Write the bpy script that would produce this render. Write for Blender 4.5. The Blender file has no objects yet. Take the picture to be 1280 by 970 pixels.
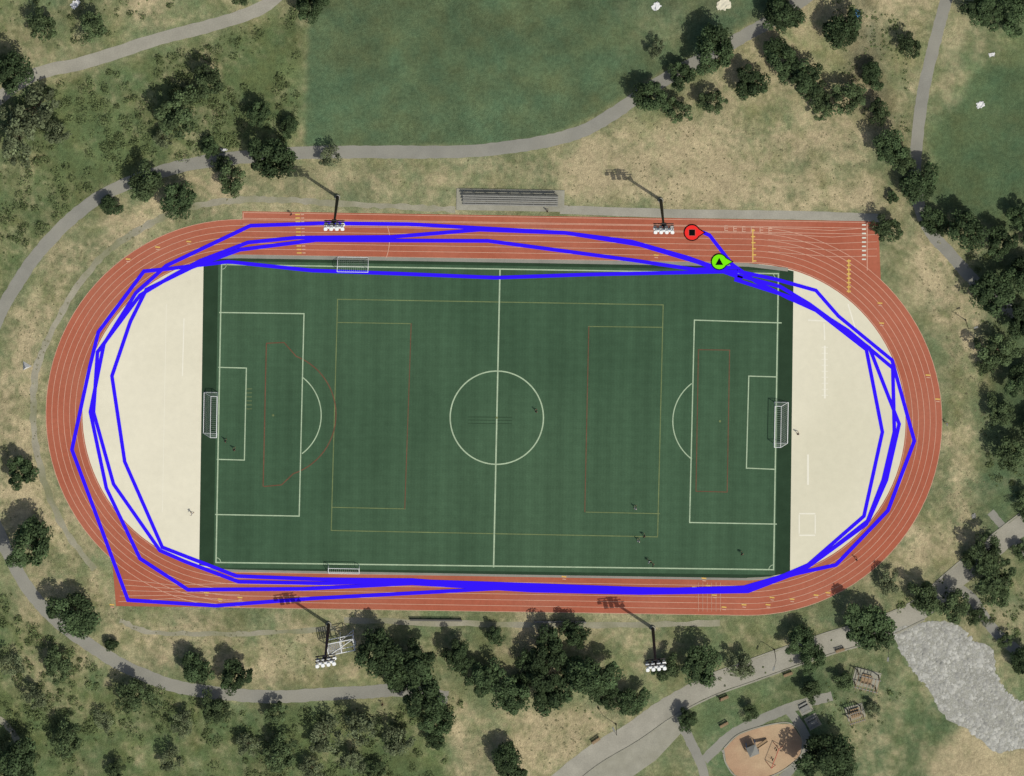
import bpy, math, random
import numpy as np
from mathutils import Vector, Matrix

random.seed(7); rng = np.random.default_rng(7)
S = 0.1564           # metres per map unit (survey grid of the site plan)
K = 1.50             # ground illumination factor used to turn seen colours into albedo
LEAN = 0.33; H = 900.0
scene = bpy.context.scene
col = scene.collection

def W(p): return ((p[0]-640.0)*S, (485.0-p[1])*S)
def lin(c):
    c = c/255.0
    return c/12.92 if c <= 0.04045 else ((c+0.055)/1.055)**2.4
def alb(rgb, k=K): return tuple(min(0.85, lin(c)/k) for c in rgb)
def lin_np(c):
    c = c/255.0
    return np.where(c <= 0.04045, c/12.92, ((c+0.055)/1.055)**2.4)

# ------------------------------------------------------------------ materials
def mat(name, rgb, n1=(0.6, 0.25), n2=(6.0, 0.2), n3=None, rough=0.9, bump=0.0, tint=None, attr=None, objrand=0.0, transl=0.0, spec=0.2, metallic=0.0):
    m = bpy.data.materials.new(name); m.use_nodes = True
    nt = m.node_tree; N = nt.nodes; L = nt.links
    b = N['Principled BSDF']
    b.inputs['Roughness'].default_value = rough
    b.inputs['Metallic'].default_value = metallic
    b.inputs['Specular IOR Level'].default_value = spec
    tc = N.new('ShaderNodeTexCoord')
    if attr == 'col':
        a = N.new('ShaderNodeAttribute'); a.attribute_name = 'col'; cur = a.outputs['Color']
    else:
        r = N.new('ShaderNodeRGB'); r.outputs[0].default_value = (*alb(rgb), 1); cur = r.outputs[0]
    def mulval(cur, sock):
        mx = N.new('ShaderNodeVectorMath'); mx.operation = 'SCALE'
        L.new(cur, mx.inputs[0]); L.new(sock, mx.inputs['Scale']); return mx.outputs[0]
    for i, n in enumerate((n1, n2, n3)):
        if not n: continue
        sc, amp = n
        t = N.new('ShaderNodeTexNoise'); t.inputs['Scale'].default_value = sc
        t.inputs['Detail'].default_value = 5; t.inputs['Roughness'].default_value = 0.65
        L.new(tc.outputs['Object'], t.inputs['Vector'])
        mr = N.new('ShaderNodeMapRange')
        mr.inputs['From Min'].default_value = 0.28; mr.inputs['From Max'].default_value = 0.72
        mr.inputs['To Min'].default_value = 1-amp; mr.inputs['To Max'].default_value = 1+amp
        L.new(t.outputs['Fac'], mr.inputs['Value'])
        cur = mulval(cur, mr.outputs[0])
        if i == 0 and tint:
            mx = N.new('ShaderNodeMix'); mx.data_type = 'RGBA'
            t2 = N.new('ShaderNodeTexNoise'); t2.inputs['Scale'].default_value = sc*0.37; t2.inputs['Detail'].default_value = 6
            L.new(tc.outputs['Object'], t2.inputs['Vector'])
            mr2 = N.new('ShaderNodeMapRange'); mr2.inputs['From Min'].default_value = 0.42; mr2.inputs['From Max'].default_value = 0.68
            mr2.inputs['To Max'].default_value = tint[1]
            L.new(t2.outputs['Fac'], mr2.inputs['Value']); L.new(mr2.outputs[0], mx.inputs['Factor'])
            L.new(cur, mx.inputs['A']); mx.inputs['B'].default_value = (*alb(tint[0]), 1); cur = mx.outputs['Result']
    if attr == 'shade':
        a = N.new('ShaderNodeAttribute'); a.attribute_name = 'shade'
        cur = mulval(cur, a.outputs['Fac'])
    if objrand:
        oi = N.new('ShaderNodeObjectInfo'); mr = N.new('ShaderNodeMapRange')
        mr.inputs['To Min'].default_value = 1-objrand; mr.inputs['To Max'].default_value = 1+objrand
        L.new(oi.outputs['Random'], mr.inputs['Value']); cur = mulval(cur, mr.outputs[0])
    L.new(cur, b.inputs['Base Color'])
    if bump:
        t = N.new('ShaderNodeTexNoise'); t.inputs['Scale'].default_value = 3.0; t.inputs['Detail'].default_value = 6
        L.new(tc.outputs['Object'], t.inputs['Vector'])
        bp = N.new('ShaderNodeBump'); bp.inputs['Strength'].default_value = bump; bp.inputs['Distance'].default_value = 0.3
        L.new(t.outputs['Fac'], bp.inputs['Height']); L.new(bp.outputs[0], b.inputs['Normal'])
    if transl:
        out = N['Material Output']; tr = N.new('ShaderNodeBsdfTranslucent'); L.new(cur, tr.inputs['Color'])
        ms = N.new('ShaderNodeMixShader'); ms.inputs[0].default_value = transl
        L.new(b.outputs[0], ms.inputs[1]); L.new(tr.outputs[0], ms.inputs[2]); L.new(ms.outputs[0], out.inputs['Surface'])
    return m

M = {}
M['ground'] = mat('ground_mat', (0,0,0), (0.25,0.13), (1.3,0.26), (5.0,0.28), attr='col', bump=0.7, rough=1.0, spec=0.0)
M['asphalt'] = mat('path_asphalt', (138,137,126), (0.3,0.12), (5,0.12), rough=0.95, spec=0.0, tint=((150,148,134),0.7))
M['asphalt2'] = mat('path_light', (158,155,140), (0.3,0.14), (4,0.14), rough=0.95, spec=0.0, tint=((140,138,124),0.7))
M['gravelpath'] = mat('path_gravel', (154,150,130), (0.35,0.16), (4,0.18), rough=1, spec=0.0, tint=((122,124,90),0.85))
M['track'] = mat('track_rubber', (166,95,72), (0.12,0.10), (1.5,0.09), (9,0.08), rough=0.95, spec=0.0, tint=((177,114,91),0.6))
M['dzone'] = mat('sand_coloured_court', (222,217,192), (0.06,0.05), (0.7,0.035), (6,0.035), rough=0.95, spec=0.0, tint=((205,201,173),0.6))
M['courtline'] = mat('faded_court_line', (231,228,208), (0.5,0.05), (5,0.05), rough=0.95, spec=0.0)
M['turf_dark'] = mat('turf_margin', (47,66,48), (0.3,0.15), (5,0.14), rough=1, spec=0.0)
M['white'] = mat('white_paint', (212,214,196), (0.6,0.12), (6,0.12), rough=0.8)
M['pitchline'] = mat('pitch_line_paint', (166,184,152), (0.4,0.16), (5,0.16), rough=0.9, spec=0.0)
M['yline'] = mat('yellow_pitch_line_paint', (112,124,82), (0.2,0.22), (3,0.2), rough=0.9, spec=0.0)
M['rline'] = mat('red_pitch_line_paint', (110,78,60), (0.2,0.2), (3,0.2), rough=0.9, spec=0.0)
M['laneline'] = mat('lane_line_paint', (204,160,136), (0.3,0.14), (5,0.14), rough=0.9, spec=0.0)
M['ymark'] = mat('yellow_mark_paint', (214,176,96), (0.3,0.1), (5,0.12), rough=0.9, spec=0.0)
M['blue'] = mat('route_blue', (52,24,243), None, None, rough=0.9, spec=0.0)
M['red'] = mat('marker_red', (235,50,45), None, None, rough=0.9, spec=0.0)
M['green'] = mat('marker_green', (120,230,20), None, None, rough=0.9, spec=0.0)
M['black'] = mat('marker_black', (18,18,18), None, None, rough=0.9, spec=0.0)
M['steel'] = mat('galvanised_steel', (120,122,116), (1,0.1), None, rough=0.6, metallic=0.2)
M['darksteel'] = mat('dark_bronze_steel', (46,44,42), (1,0.1), None, rough=0.6)
M['whitemetal'] = mat('white_metal', (236,238,232), (1,0.05), None, rough=0.5)
M['net'] = mat('net_cord', (165,175,165), None, None, rough=0.9)
M['alu'] = mat('aluminium_bench', (134,134,126), (1,0.15), None, rough=0.6)
M['riser'] = mat('grey_riser', (92,92,86), (1,0.15), None, rough=0.8)
M['concrete'] = mat('concrete', (154,152,136), (0.5,0.14), (5,0.14), rough=0.95, spec=0.0, tint=((138,136,118),0.6))
M['rubber_play'] = mat('playground_surface', (182,158,126), (0.3,0.14), (4,0.12), rough=0.95, spec=0.0, tint=((156,118,94),0.6))
M['bark'] = mat('bark', (100,88,70), (3,0.3), None, rough=1)
M['leaf_a'] = mat('leaf_dark', (78,96,62), None, None, attr='shade', objrand=0.25, transl=0.25, rough=0.8, spec=0.1)
M['leaf_b'] = mat('leaf_mid', (89,105,69), None, None, attr='shade', objrand=0.25, transl=0.25, rough=0.8, spec=0.1)
M['leaf_c'] = mat('leaf_olive', (114,124,90), None, None, attr='shade', objrand=0.18, transl=0.25, rough=0.8, spec=0.1)
M['shrub'] = mat('shrub_leaf', (104,117,76), (0.08,0.28), None, attr='shade', rough=0.9, spec=0.0)
M['tussock'] = mat('dry_tussock', (150,148,112), (0.08,0.3), None, attr='shade', rough=1, spec=0.0)
M['rock'] = mat('river_rock', (170,170,160), (0.3,0.22), (5,0.2), rough=0.9, attr='shade')
M['gravelbed'] = mat('gravel_bed', (154,154,142), (0.4,0.22), (4,0.25), rough=1, bump=0.6)
M['skin'] = mat('skin', (190,140,110), None, None)
M['shirt_d'] = mat('shirt_dark', (40,42,50), None, None)
M['shirt_w'] = mat('shirt_white', (225,225,220), None, None)
M['shorts'] = mat('shorts', (45,48,60), None, None)
M['hair'] = mat('hair', (45,32,24), None, None)
M['cloth_blue'] = mat('blue_cloth', (90,150,205), None, None)
M['cloth_red'] = mat('red_cloth', (190,80,70), None, None)
M['wood'] = mat('wood_plank', (150,128,98), (3,0.2), None)

# turf: woven panels, seams and brushing bands
def turf_mat():
    m = mat('synthetic_turf', (64,89,66), (0.045,0.13), (0.5,0.09), (5,0.16), rough=1, spec=0.0, tint=((75,99,74),0.55))  # broadest noise puts the turf's uneven reflection into its colour
    nt = m.node_tree; N = nt.nodes; L = nt.links
    b = N['Principled BSDF']; src = b.inputs['Base Color'].links[0].from_socket
    tc = N.new('ShaderNodeTexCoord'); cur = src
    for ang, sc, amp, dist in ((1.05, 0.036, 0.05, 0.6), (1.05, 0.13, 0.04, 2.5), (1.05, 0.52, 0.03, 3.0), (91.0, 0.21, 0.022, 4.0), (91.0, 0.9, 0.022, 2.5)):
        mp = N.new('ShaderNodeMapping'); mp.inputs['Rotation'].default_value = (0, 0, math.radians(ang))
        L.new(tc.outputs['Object'], mp.inputs['Vector'])
        w = N.new('ShaderNodeTexWave'); w.inputs['Scale'].default_value = sc; w.inputs['Distortion'].default_value = dist
        w.inputs['Detail'].default_value = 3; w.inputs['Detail Scale'].default_value = 0.5
        L.new(mp.outputs[0], w.inputs['Vector'])
        mr = N.new('ShaderNodeMapRange'); mr.inputs['To Min'].default_value = 1-amp; mr.inputs['To Max'].default_value = 1+amp
        L.new(w.outputs['Fac'], mr.inputs['Value'])
        mx = N.new('ShaderNodeVectorMath'); mx.operation = 'SCALE'
        L.new(cur, mx.inputs[0]); L.new(mr.outputs[0], mx.inputs['Scale']); cur = mx.outputs[0]
    L.new(cur, b.inputs['Base Color'])
    return m
M['turf'] = turf_mat()

# ------------------------------------------------------------------ mesh builder
class B:
    def __init__(s): s.v = []; s.f = []; s.m = []; s.mats = []
    def mi(s, k):
        if k not in s.mats: s.mats.append(k)
        return s.mats.index(k)
    def add(s, vs, fs, k):
        o = len(s.v); s.v += [tuple(v) for v in vs]; i = s.mi(k)
        for f in fs: s.f.append([a+o for a in f]); s.m.append(i)
    def box(s, c, d, k, rz=0.0, R=None):
        x, y, z = d[0]/2, d[1]/2, d[2]/2
        vs = [Vector((a*x, b*y, e*z)) for a in (-1,1) for b in (-1,1) for e in (-1,1)]
        R = R or Matrix.Rotation(rz, 3, 'Z')
        vs = [R @ v + Vector(c) for v in vs]
        s.add(vs, [(0,1,3,2),(4,6,7,5),(0,4,5,1),(2,3,7,6),(0,2,6,4),(1,5,7,3)], k)
    def tube(s, p0, p1, r0, r1, k, n=8):
        p0, p1 = Vector(p0), Vector(p1); d = (p1-p0).normalized()
        a = d.orthogonal().normalized(); b = d.cross(a)
        vs = []
        for p, r in ((p0, r0), (p1, r1)):
            for i in range(n):
                t = 2*math.pi*i/n; vs.append(p + (a*math.cos(t)+b*math.sin(t))*r)
        fs = [(i, (i+1)%n, n+(i+1)%n, n+i) for i in range(n)] + [tuple(range(n))[::-1], tuple(range(n, 2*n))]
        s.add(vs, fs, k)
    def obj(s, name, loc=(0,0,0), rz=0.0, parent=None):
        me = bpy.data.meshes.new(name); me.from_pydata(s.v, [], s.f)
        for k in s.mats: me.materials.append(M[k])
        me.polygons.foreach_set('material_index', s.m); me.update()
        o = bpy.data.objects.new(name, me); col.objects.link(o); o.location = loc; o.rotation_euler = (0,0,rz)
        if parent: o.parent = parent
        return o

def catmull(pts, n=8, closed=False):
    P = [np.array(p, float) for p in pts]; out = []
    m = len(P)
    for i in range(m if closed else m-1):
        p0 = P[(i-1)%m] if closed or i > 0 else 2*P[0]-P[1]
        p1 = P[i]; p2 = P[(i+1)%m]
        p3 = P[(i+2)%m] if closed or i+2 < m else 2*P[-1]-P[-2]
        for j in range(n):
            t = j/n
            out.append(0.5*((2*p1)+(-p0+p2)*t+(2*p0-5*p1+4*p2-p3)*t*t+(-p0+3*p1-3*p2+p3)*t**3))
    if not closed: out.append(P[-1])
    return [tuple(o) for o in out]

def ribbon(b, pts, w, z, k, closed=False, jit=0.0):
    """pts in map units, w metres; mitred strip"""
    P = [Vector(W(p)) for p in pts]; n = len(P); Lf = []; Rt = []
    for i in range(n):
        a = P[(i-1)%n] if closed or i > 0 else None
        c = P[(i+1)%n] if closed or i < n-1 else None
        d1 = (P[i]-a).normalized() if a is not None else None
        d2 = (c-P[i]).normalized() if c is not None else None
        d1 = d1 or d2; d2 = d2 or d1
        t = (d1+d2).normalized() if (d1+d2).length > 1e-4 else d1
        nn = Vector((-t.y, t.x)); dn = Vector((-d1.y, d1.x))
        ww = (w/2)/max(0.45, nn.dot(dn))
        Lf.append(P[i]+nn*(ww+random.uniform(-jit, jit))); Rt.append(P[i]-nn*(ww+random.uniform(-jit, jit)))
    vs = [(q.x, q.y, z) for q in Rt+Lf]
    fs = [(i, (i+1)%n, n+(i+1)%n, n+i) for i in range(n if closed else n-1)]
    b.add(vs, fs, k)

def poly(b, pts, z, k):
    P = [(*W(p), z) for p in pts]
    a = sum(P[i][0]*P[(i+1)%len(P)][1]-P[(i+1)%len(P)][0]*P[i][1] for i in range(len(P)))
    if a < 0: P = P[::-1]
    b.add(P, [tuple(range(len(P)))], k)

# ------------------------------------------------------------------ ground
def vnoise(X, Y, sc, oct=4, seed=0):
    r = np.random.default_rng(seed+100); out = np.zeros_like(X); amp = 1; tot = 0
    for o in range(oct):
        g = r.random((256, 256)); x = X/sc+37.3*o+seed*3.1+500; y = Y/sc+11.7*o+500
        xi = np.floor(x).astype(int); yi = np.floor(y).astype(int); fx = x-xi; fy = y-yi
        fx = fx*fx*(3-2*fx); fy = fy*fy*(3-2*fy)
        a = g[xi%256, yi%256]; b = g[(xi+1)%256, yi%256]; c = g[xi%256, (yi+1)%256]; d = g[(xi+1)%256, (yi+1)%256]
        out += amp*((a*(1-fx)+b*fx)*(1-fy)+(c*(1-fx)+d*fx)*fy); tot += amp; amp *= 0.6; sc = sc/2.1
    return out/tot*2-1

def pip(X, Y, pts):
    ins = np.zeros(X.shape, bool); n = len(pts)
    for i in range(n):
        x1, y1 = pts[i]; x2, y2 = pts[(i+1)%n]
        if y1 == y2: continue
        c = ((y1 > Y) != (y2 > Y)) & (X < (x2-x1)*(Y-y1)/(y2-y1)+x1)
        ins ^= c
    return ins
def blur(A, r):
    if r < 1: return A
    for ax in (0, 1):
        for _ in range(2):
            pad = [(0,0),(0,0)]; pad[ax] = (r+1, r)
            C = np.cumsum(np.pad(A, pad, mode='edge'), axis=ax)
            n = A.shape[ax]
            hi = np.take(C, np.arange(2*r+1, 2*r+1+n), axis=ax); lo = np.take(C, np.arange(0, n), axis=ax)
            A = (hi-lo)/(2*r+1)
    return A

step = 2.2
gx = np.arange(-200, 1481, step); gy = np.arange(-200, 1171, step)
X, Y = np.meshgrid(gx, gy)
DX = X + 14*vnoise(X, Y, 60, 5, 1); DY = Y + 14*vnoise(X, Y, 60, 5, 2)
GREEN = np.zeros(X.shape+(3,)); GREEN[:] = (109,118,82)
DRY = np.full(X.shape, 0.38); AMP = np.full(X.shape, 0.55)
TAN = np.array((176,163,128.))
def region(pts, g, d, a=0.4, bl=4, rag=True):
    m = blur(pip(DX if rag else X, DY if rag else Y, pts).astype(float), bl)
    global GREEN, DRY, AMP
    if g: GREEN = GREEN*(1-m[..., None])+np.array(g, float)*m[..., None]
    DRY = DRY*(1-m)+d*m; AMP = AMP*(1-m)+a*m
LAWN = [(392,-260),(388,0),(380,184),(600,182),(680,172),(740,145),(790,110),(850,75),(920,45),(980,10),(1000,-260)]
region([(-260,-260),(340,-260),(345,0),(100,65),(-260,150)], (106,116,80), 0.36, 0.7)
region([(-260,200),(-60,150),(40,105),(120,88),(270,42),(385,0),(390,-260),(378,180),(250,198),(130,235),(40,310),(0,380),(-60,450),(-260,500)], (94,108,70), 0.2, 0.65)
region(LAWN, (87,104,74), 0.03, 0.12, 1, False)
region([(760,20),(960,-20),(900,50),(800,90)], None, 0.18, 0.4, 12)
region([(380,205),(700,200),(720,262),(420,262)], (114,121,86), 0.42, 0.7)
region([(700,200),(780,150),(860,140),(960,150),(1080,165),(1110,262),(860,262),(700,240)], (120,124,88), 0.68, 0.8)
region([(930,30),(1090,0),(1130,120),(1080,170),(960,160),(880,110)], (120,126,88), 0.6, 0.75)
region([(1040,40),(1080,-30),(1130,10),(1140,180),(1085,170),(1060,110)], (120,116,88), 0.30, 0.8)
region([(1090,-60),(1180,-60),(1160,60),(1140,200),(1120,160)], (112,118,82), 0.42, 0.7)
region([(1195,-260),(1541,-260),(1541,300),(1150,262),(1180,120)], (102,116,80), 0.28, 0.6)
region([(1190,20),(1215,20),(1200,90),(1185,100)], None, 0.75, 0.3)
region([(1165,255),(1170,160),(1215,90),(1300,80),(1400,90),(1400,260),(1250,290)], (84,101,70), 0.02, 0.2, 2)  # darker green patch: shadow put into the ground colour
region([(1100,270),(1200,300),(1230,400),(1235,600),(1200,680),(1080,730),(1170,600),(1190,500),(1170,400)], (114,120,84), 0.58, 0.9)
region([(1225,320),(1400,280),(1400,640),(1250,690),(1215,640),(1240,500)], (86,101,70), 0.22, 0.5)
region([(300,212),(150,252),(60,320),(10,420),(-12,550),(10,660),(60,740),(150,815),(280,855),(490,855),(480,775),(160,768),(60,600),(50,450),(100,340),(200,280),(300,262)], (112,118,82), 0.58, 0.9)
region([(-260,650),(-20,680),(10,740),(70,795),(160,850),(300,885),(560,880),(570,1230),(-260,1230)], (92,106,68), 0.24, 0.65)
region([(430,772),(1000,775),(1100,740),(1130,770),(1000,800),(850,840),(430,840)], (106,116,80), 0.45, 0.8)
region([(560,880),(700,890),(820,870),(740,930),(660,1000),(560,1000)], (114,120,84), 0.62, 0.75)
region([(870,880),(1050,812),(1120,800),(1200,900),(1190,1100),(900,1100)], (90,106,72), 0.25, 0.6)
region([(1180,760),(1280,700),(1541,700),(1541,1230),(1230,1230),(1250,880)], (97,110,76), 0.35, 0.6)
region([(1190,900),(1280,930),(1300,1100),(1160,1100),(1165,950)], None, 0.85, 0.4)
n = vnoise(X, Y, 70, 6, 5)*0.8+vnoise(X, Y, 14, 3, 6)*0.5+vnoise(X, Y, 5, 2, 7)*0.35
D = np.clip(DRY+AMP*n, 0, 1); D = D*D*(3-2*D)
g2 = vnoise(X, Y, 45, 5, 9)[..., None]; h2 = vnoise(X, Y, 25, 4, 12)[..., None]
Gc = GREEN*(1+0.15*g2)+np.array((8, 0, -3))*h2
mow = np.sin(np.hypot(X-100, Y+900)/5.5)*0.016+np.sin(np.hypot(X-1400, Y+300)/8)*0.012
lawn = blur(pip(X, Y, LAWN).astype(float), 1)
Gc = Gc*(1+(mow*lawn)[..., None])
Tc = TAN*(1+0.11*vnoise(X, Y, 30, 5, 15)[..., None])
RGB = Gc*(1-D[..., None])+Tc*D[..., None]
ALB = lin_np(np.clip(RGB, 0, 255))/K
far = [4000, 1500, 500, 120]
xs = np.concatenate([gx[0]-np.array(far)/S, gx, gx[-1]+np.array(far[::-1])/S])
ys = np.concatenate([gy[0]-np.array(far)/S, gy, gy[-1]+np.array(far[::-1])/S])
Ap = np.pad(ALB, ((4,4),(4,4),(0,0)), mode='edge')
ny, nx = len(ys), len(xs)
XX, YY = np.meshgrid(xs, ys)
co = np.stack([(XX-640)*S, (485-YY)*S, np.zeros_like(XX)], -1).reshape(-1, 3).astype(np.float32)
idx = np.arange(ny*nx).reshape(ny, nx)
F = np.stack([idx[:-1, :-1], idx[1:, :-1], idx[1:, 1:], idx[:-1, 1:]], -1).reshape(-1, 4)
def np_mesh(name, co, F, mats, attrs=None, mi=None):
    me = bpy.data.meshes.new(name)
    me.vertices.add(len(co)); me.vertices.foreach_set('co', co.astype(np.float32).ravel())
    me.loops.add(F.size); me.loops.foreach_set('vertex_index', F.astype(np.int32).ravel())
    me.polygons.add(len(F)); me.polygons.foreach_set('loop_start', np.arange(0, F.size, F.shape[1], dtype=np.int32))
    me.polygons.foreach_set('loop_total', np.full(len(F), F.shape[1], np.int32))
    for k in mats: me.materials.append(M[k])
    if mi is not None: me.polygons.foreach_set('material_index', mi.astype(np.int32))
    if attrs:
        for an, (ty, arr) in attrs.items():
            a = me.attributes.new(an, ty, 'POINT')
            a.data.foreach_set('color' if ty == 'FLOAT_COLOR' else 'value', arr.astype(np.float32).ravel())
    me.update(calc_edges=True); me.validate()
    return me
rgba = np.concatenate([Ap, np.ones(Ap.shape[:2]+(1,))], -1).reshape(-1, 4)
me = np_mesh('ground', co, F, ['ground'], {'col': ('FLOAT_COLOR', rgba)})
col.objects.link(bpy.data.objects.new('ground', me))

# ------------------------------------------------------------------ paths
def path(name, pts, w, k, z=0.006, smooth=True, jit=0.09):
    b = B(); ribbon(b, catmull(pts, 10) if smooth else pts, w*S, z, k, jit=jit); return b.obj(name)
path('footpath', [(-80,190),(-20,138),(40,95),(110,77),(200,48),(270,30),(330,8),(370,-30),(420,-90)], 16, 'asphalt2')
path('footpath', [(1100,-60),(1010,-5),(965,25),(935,42),(900,62),(860,83),(810,112),(770,140),(725,165),(670,179),(600,188),(530,190),(450,190),(380,191),(320,195),(250,203),(190,218),(130,243),(85,277),(45,320),(15,365),(-8,410),(-25,480),(-28,560),(-15,630),(5,680),(33,733),(70,775),(115,808),(160,835),(220,858),(280,867),(340,871),(400,868),(460,865),(500,863),(560,872)], 16, 'asphalt', 0.010)
path('gravel_trail', [(358,250),(300,250),(230,262),(160,295),(110,340),(72,400),(46,460),(42,530),(55,600),(80,660),(118,712)], 8, 'gravelpath', 0.006, jit=0.2)
path('gravel_trail', [(150,775),(190,790),(300,792),(420,786)], 6, 'gravelpath', 0.006, jit=0.2)
path('gravel_trail', [(358,250),(420,254),(500,258),(569,262)], 7, 'gravelpath', 0.006, jit=0.2)
path('footpath', [(700,262),(850,267),(1000,269),(1100,273)], 11, 'asphalt2', 0.007, jit=0.05)
path('footpath', [(1200,-60),(1180,10),(1168,55),(1155,110),(1148,160),(1144,215),(1150,260),(1165,292),(1190,320),(1215,348),(1250,380),(1300,410)], 15, 'asphalt', 0.006)
path('gravel_trail', [(430,775),(600,780),(760,781),(900,779)], 7, 'gravelpath', 0.006, jit=0.2)
main = [(1380,580),(1340,612),(1280,655),(1235,690),(1190,728),(1150,762),(1100,785),(1040,803),(990,820),(940,838),(885,858),(835,884),(790,915),(740,945),(690,985),(620,1040)]
path('promenade', main, 25, 'asphalt2', 0.014)
b = B(); poly(b, [(818,880),(850,886),(862,905),(820,950),(770,985),(690,1000),(740,945),(790,905)], 0.009, 'concrete'); b.obj('plaza_paving')
def kerb(name, pts, off, w=0.3, h=0.12, k='concrete'):
    P = [Vector(W(p)) for p in catmull(pts, 8)]; b = B(); vs = []
    n = len(P)
    for i in range(n):
        t = (P[min(i+1, n-1)]-P[max(i-1, 0)]).normalized(); nn = Vector((-t.y, t.x))
        for o, z in ((off-w/2, 0.0), (off-w/2, h), (off+w/2, h), (off+w/2, 0.0)):
            q = P[i]+nn*o; vs.append((q.x, q.y, z))
    fs = []
    for i in range(n-1):
        for j in range(3):
            a = i*4+j; fs.append((a, a+4, a+5, a+1))
    b.add(vs, fs, k); return b.obj(name)
kerb('kerb', main[5:], 2.15)
kerb('kerb', main[1:11], -2.15)
path('footpath', [(1190,732),(1215,748),(1240,785),(1275,815),(1340,850)], 13, 'asphalt', 0.006)
path('footpath', [(1238,640),(1262,668),(1290,700)], 10, 'asphalt', 0.007)
path('footpath', [(845,890),(862,925),(878,960),(885,1000)], 12, 'asphalt', 0.018)
path('footpath', [(880,950),(915,918),(960,896),(995,882),(1040,870)], 12, 'asphalt', 0.006)
path('footpath', [(985,885),(1008,925),(990,960),(960,990)], 11, 'asphalt', 0.020)
path('footpath', [(-60,880),(0,900),(25,935),(30,990)], 8, 'gravelpath', 0.006)
path('footpath', [(905,936),(922,962),(955,985)], 9, 'asphalt', 0.022)
b = B(); poly(b, [(905,935),(925,917),(965,905),(990,905),(1003,925),(1000,945),(975,965),(945,975),(920,970),(908,955)], 0.030, 'rubber_play'); b.obj('playground_surface')
kerb('playground_kerb', [(905,935),(925,917),(965,905),(990,905),(1003,925),(1000,945),(975,965),(945,975),(920,970),(908,955),(904,942)], 0.0, 0.25, 0.14)

# ------------------------------------------------------------------ track
CL = (300.0, 516.8); CR = (935.0, 526.5)
TH = math.atan2(CR[1]-CL[1], CR[0]-CL[0])
def oval(R, n=48):
    pts = []
    for i in range(n+1):
        a = TH-math.pi/2+math.pi*i/n; pts.append((CR[0]+R*math.cos(a), CR[1]+R*math.sin(a)))
    for i in range(n+1):
        a = TH+math.pi/2+math.pi*i/n; pts.append((CL[0]+R*math.cos(a), CL[1]+R*math.sin(a)))
    return pts
RI, RO = 197.0, 242.5
b = B(); poly(b, oval(RO), 0.012, 'track')
poly(b, [(303,264),(1083,276.5),(1098,278),(1101,352),(1040,330),(930,300),(303,300)], 0.016, 'track')
poly(b, [(145,757.5),(140,698),(200,715),(300,740),(303,759.5)], 0.017, 'track')
b.obj('running_track')
b = B(); zc = 0.034
lw = (RO-RI)/6.2
for i in range(7): ribbon(b, oval(RI+1.5+i*lw), 0.10, zc+0.0015*(i % 2), 'laneline', closed=True)
def dirp(c, R, ang): return (c[0]+R*math.cos(ang), c[1]+R*math.sin(ang))
for i in range(3):
    y0 = 265.5+i*7.2; ribbon(b, [(304,y0),(1083,y0+12.5)], 0.11, zc+0.004, 'laneline')
ribbon(b, [(304,266),(304,275)], 0.15, zc+0.006, 'laneline')
ribbon(b, [(1084,278),(1084,338)], 0.14, zc+0.006, 'laneline')
for i in range(5):
    ribbon(b, [(148+i*1.5,752-i*7),(215,748-i*4.2),(300,758-i*7.3)], 0.10, zc+0.007+0.001*i, 'laneline')
    ribbon(b, [(1096,284+i*9),(1040,288+i*8.2),(960,284+i*7.6)], 0.10, zc+0.007+0.001*i, 'laneline')
ribbon(b, catmull([(484,281),(487,295),(486,310),(483,322)],5), 0.14, zc+0.014, 'laneline')
b.obj('lane_markings')
b = B(); k = 0
def ticks(x0, y0, x1, y1, n, L, wd, mk, ang=0.0):
    global k
    for i in range(n):
        t = i/max(1, n-1); x = x0+(x1-x0)*t; y = y0+(y1-y0)*t
        dx, dy = math.cos(ang)*L/2, math.sin(ang)*L/2
        ribbon(b, [(x-dx, y-dy), (x+dx, y+dy)], wd*S, 0.052+0.001*(k % 3), mk); k += 1
ticks(372,268,374,316,12,6,1.6,'ymark'); ticks(378,268,380,316,12,4,1.4,'laneline')
ticks(941,288,943,326,6,5,1.6,'ymark'); ribbon(b, [(941,286),(941,328)], 0.22, 0.058, 'ymark')
ticks(1061,326,1061,364,8,5,1.8,'ymark'); ribbon(b, [(1061,324),(1061,366)], 0.2, 0.058, 'ymark')
ticks(1080,281,1080,324,9,5,1.8,'white')
for i in range(6): ticks(908+i*11, 282+i*0.6, 908+i*11, 288+i*0.6, 3, 4, 1.0, 'laneline'); ribbon(b, [(906+i*11,281.5+i*.6),(906+i*11,288.5+i*.6)], 0.15, 0.058, 'laneline')
for (x, y) in [(868,735),(885,733),(893,745),(905,760),(930,757),(960,757),(990,750),(1020,745),(1035,742),(965,748),(238,737),(258,742),(275,750),(300,748),(197,310),(236,303),(160,325),(140,757),(1160,470),(1172,500),(1102,405),(1100,380),(820,320),(705,722),(880,724)]:
    ribbon(b, [(x-3,y-1.5),(x+3,y-1)], 0.26, 0.060, 'ymark'); ribbon(b, [(x-2,y+1.5),(x+2.5,y+2)], 0.18, 0.060, 'laneline')
for i in range(6):
    ribbon(b, [(873+i*5.5,728),(873+i*5.5,764)], 0.07, 0.064, 'laneline')
b.obj('track_distance_marks')

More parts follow.
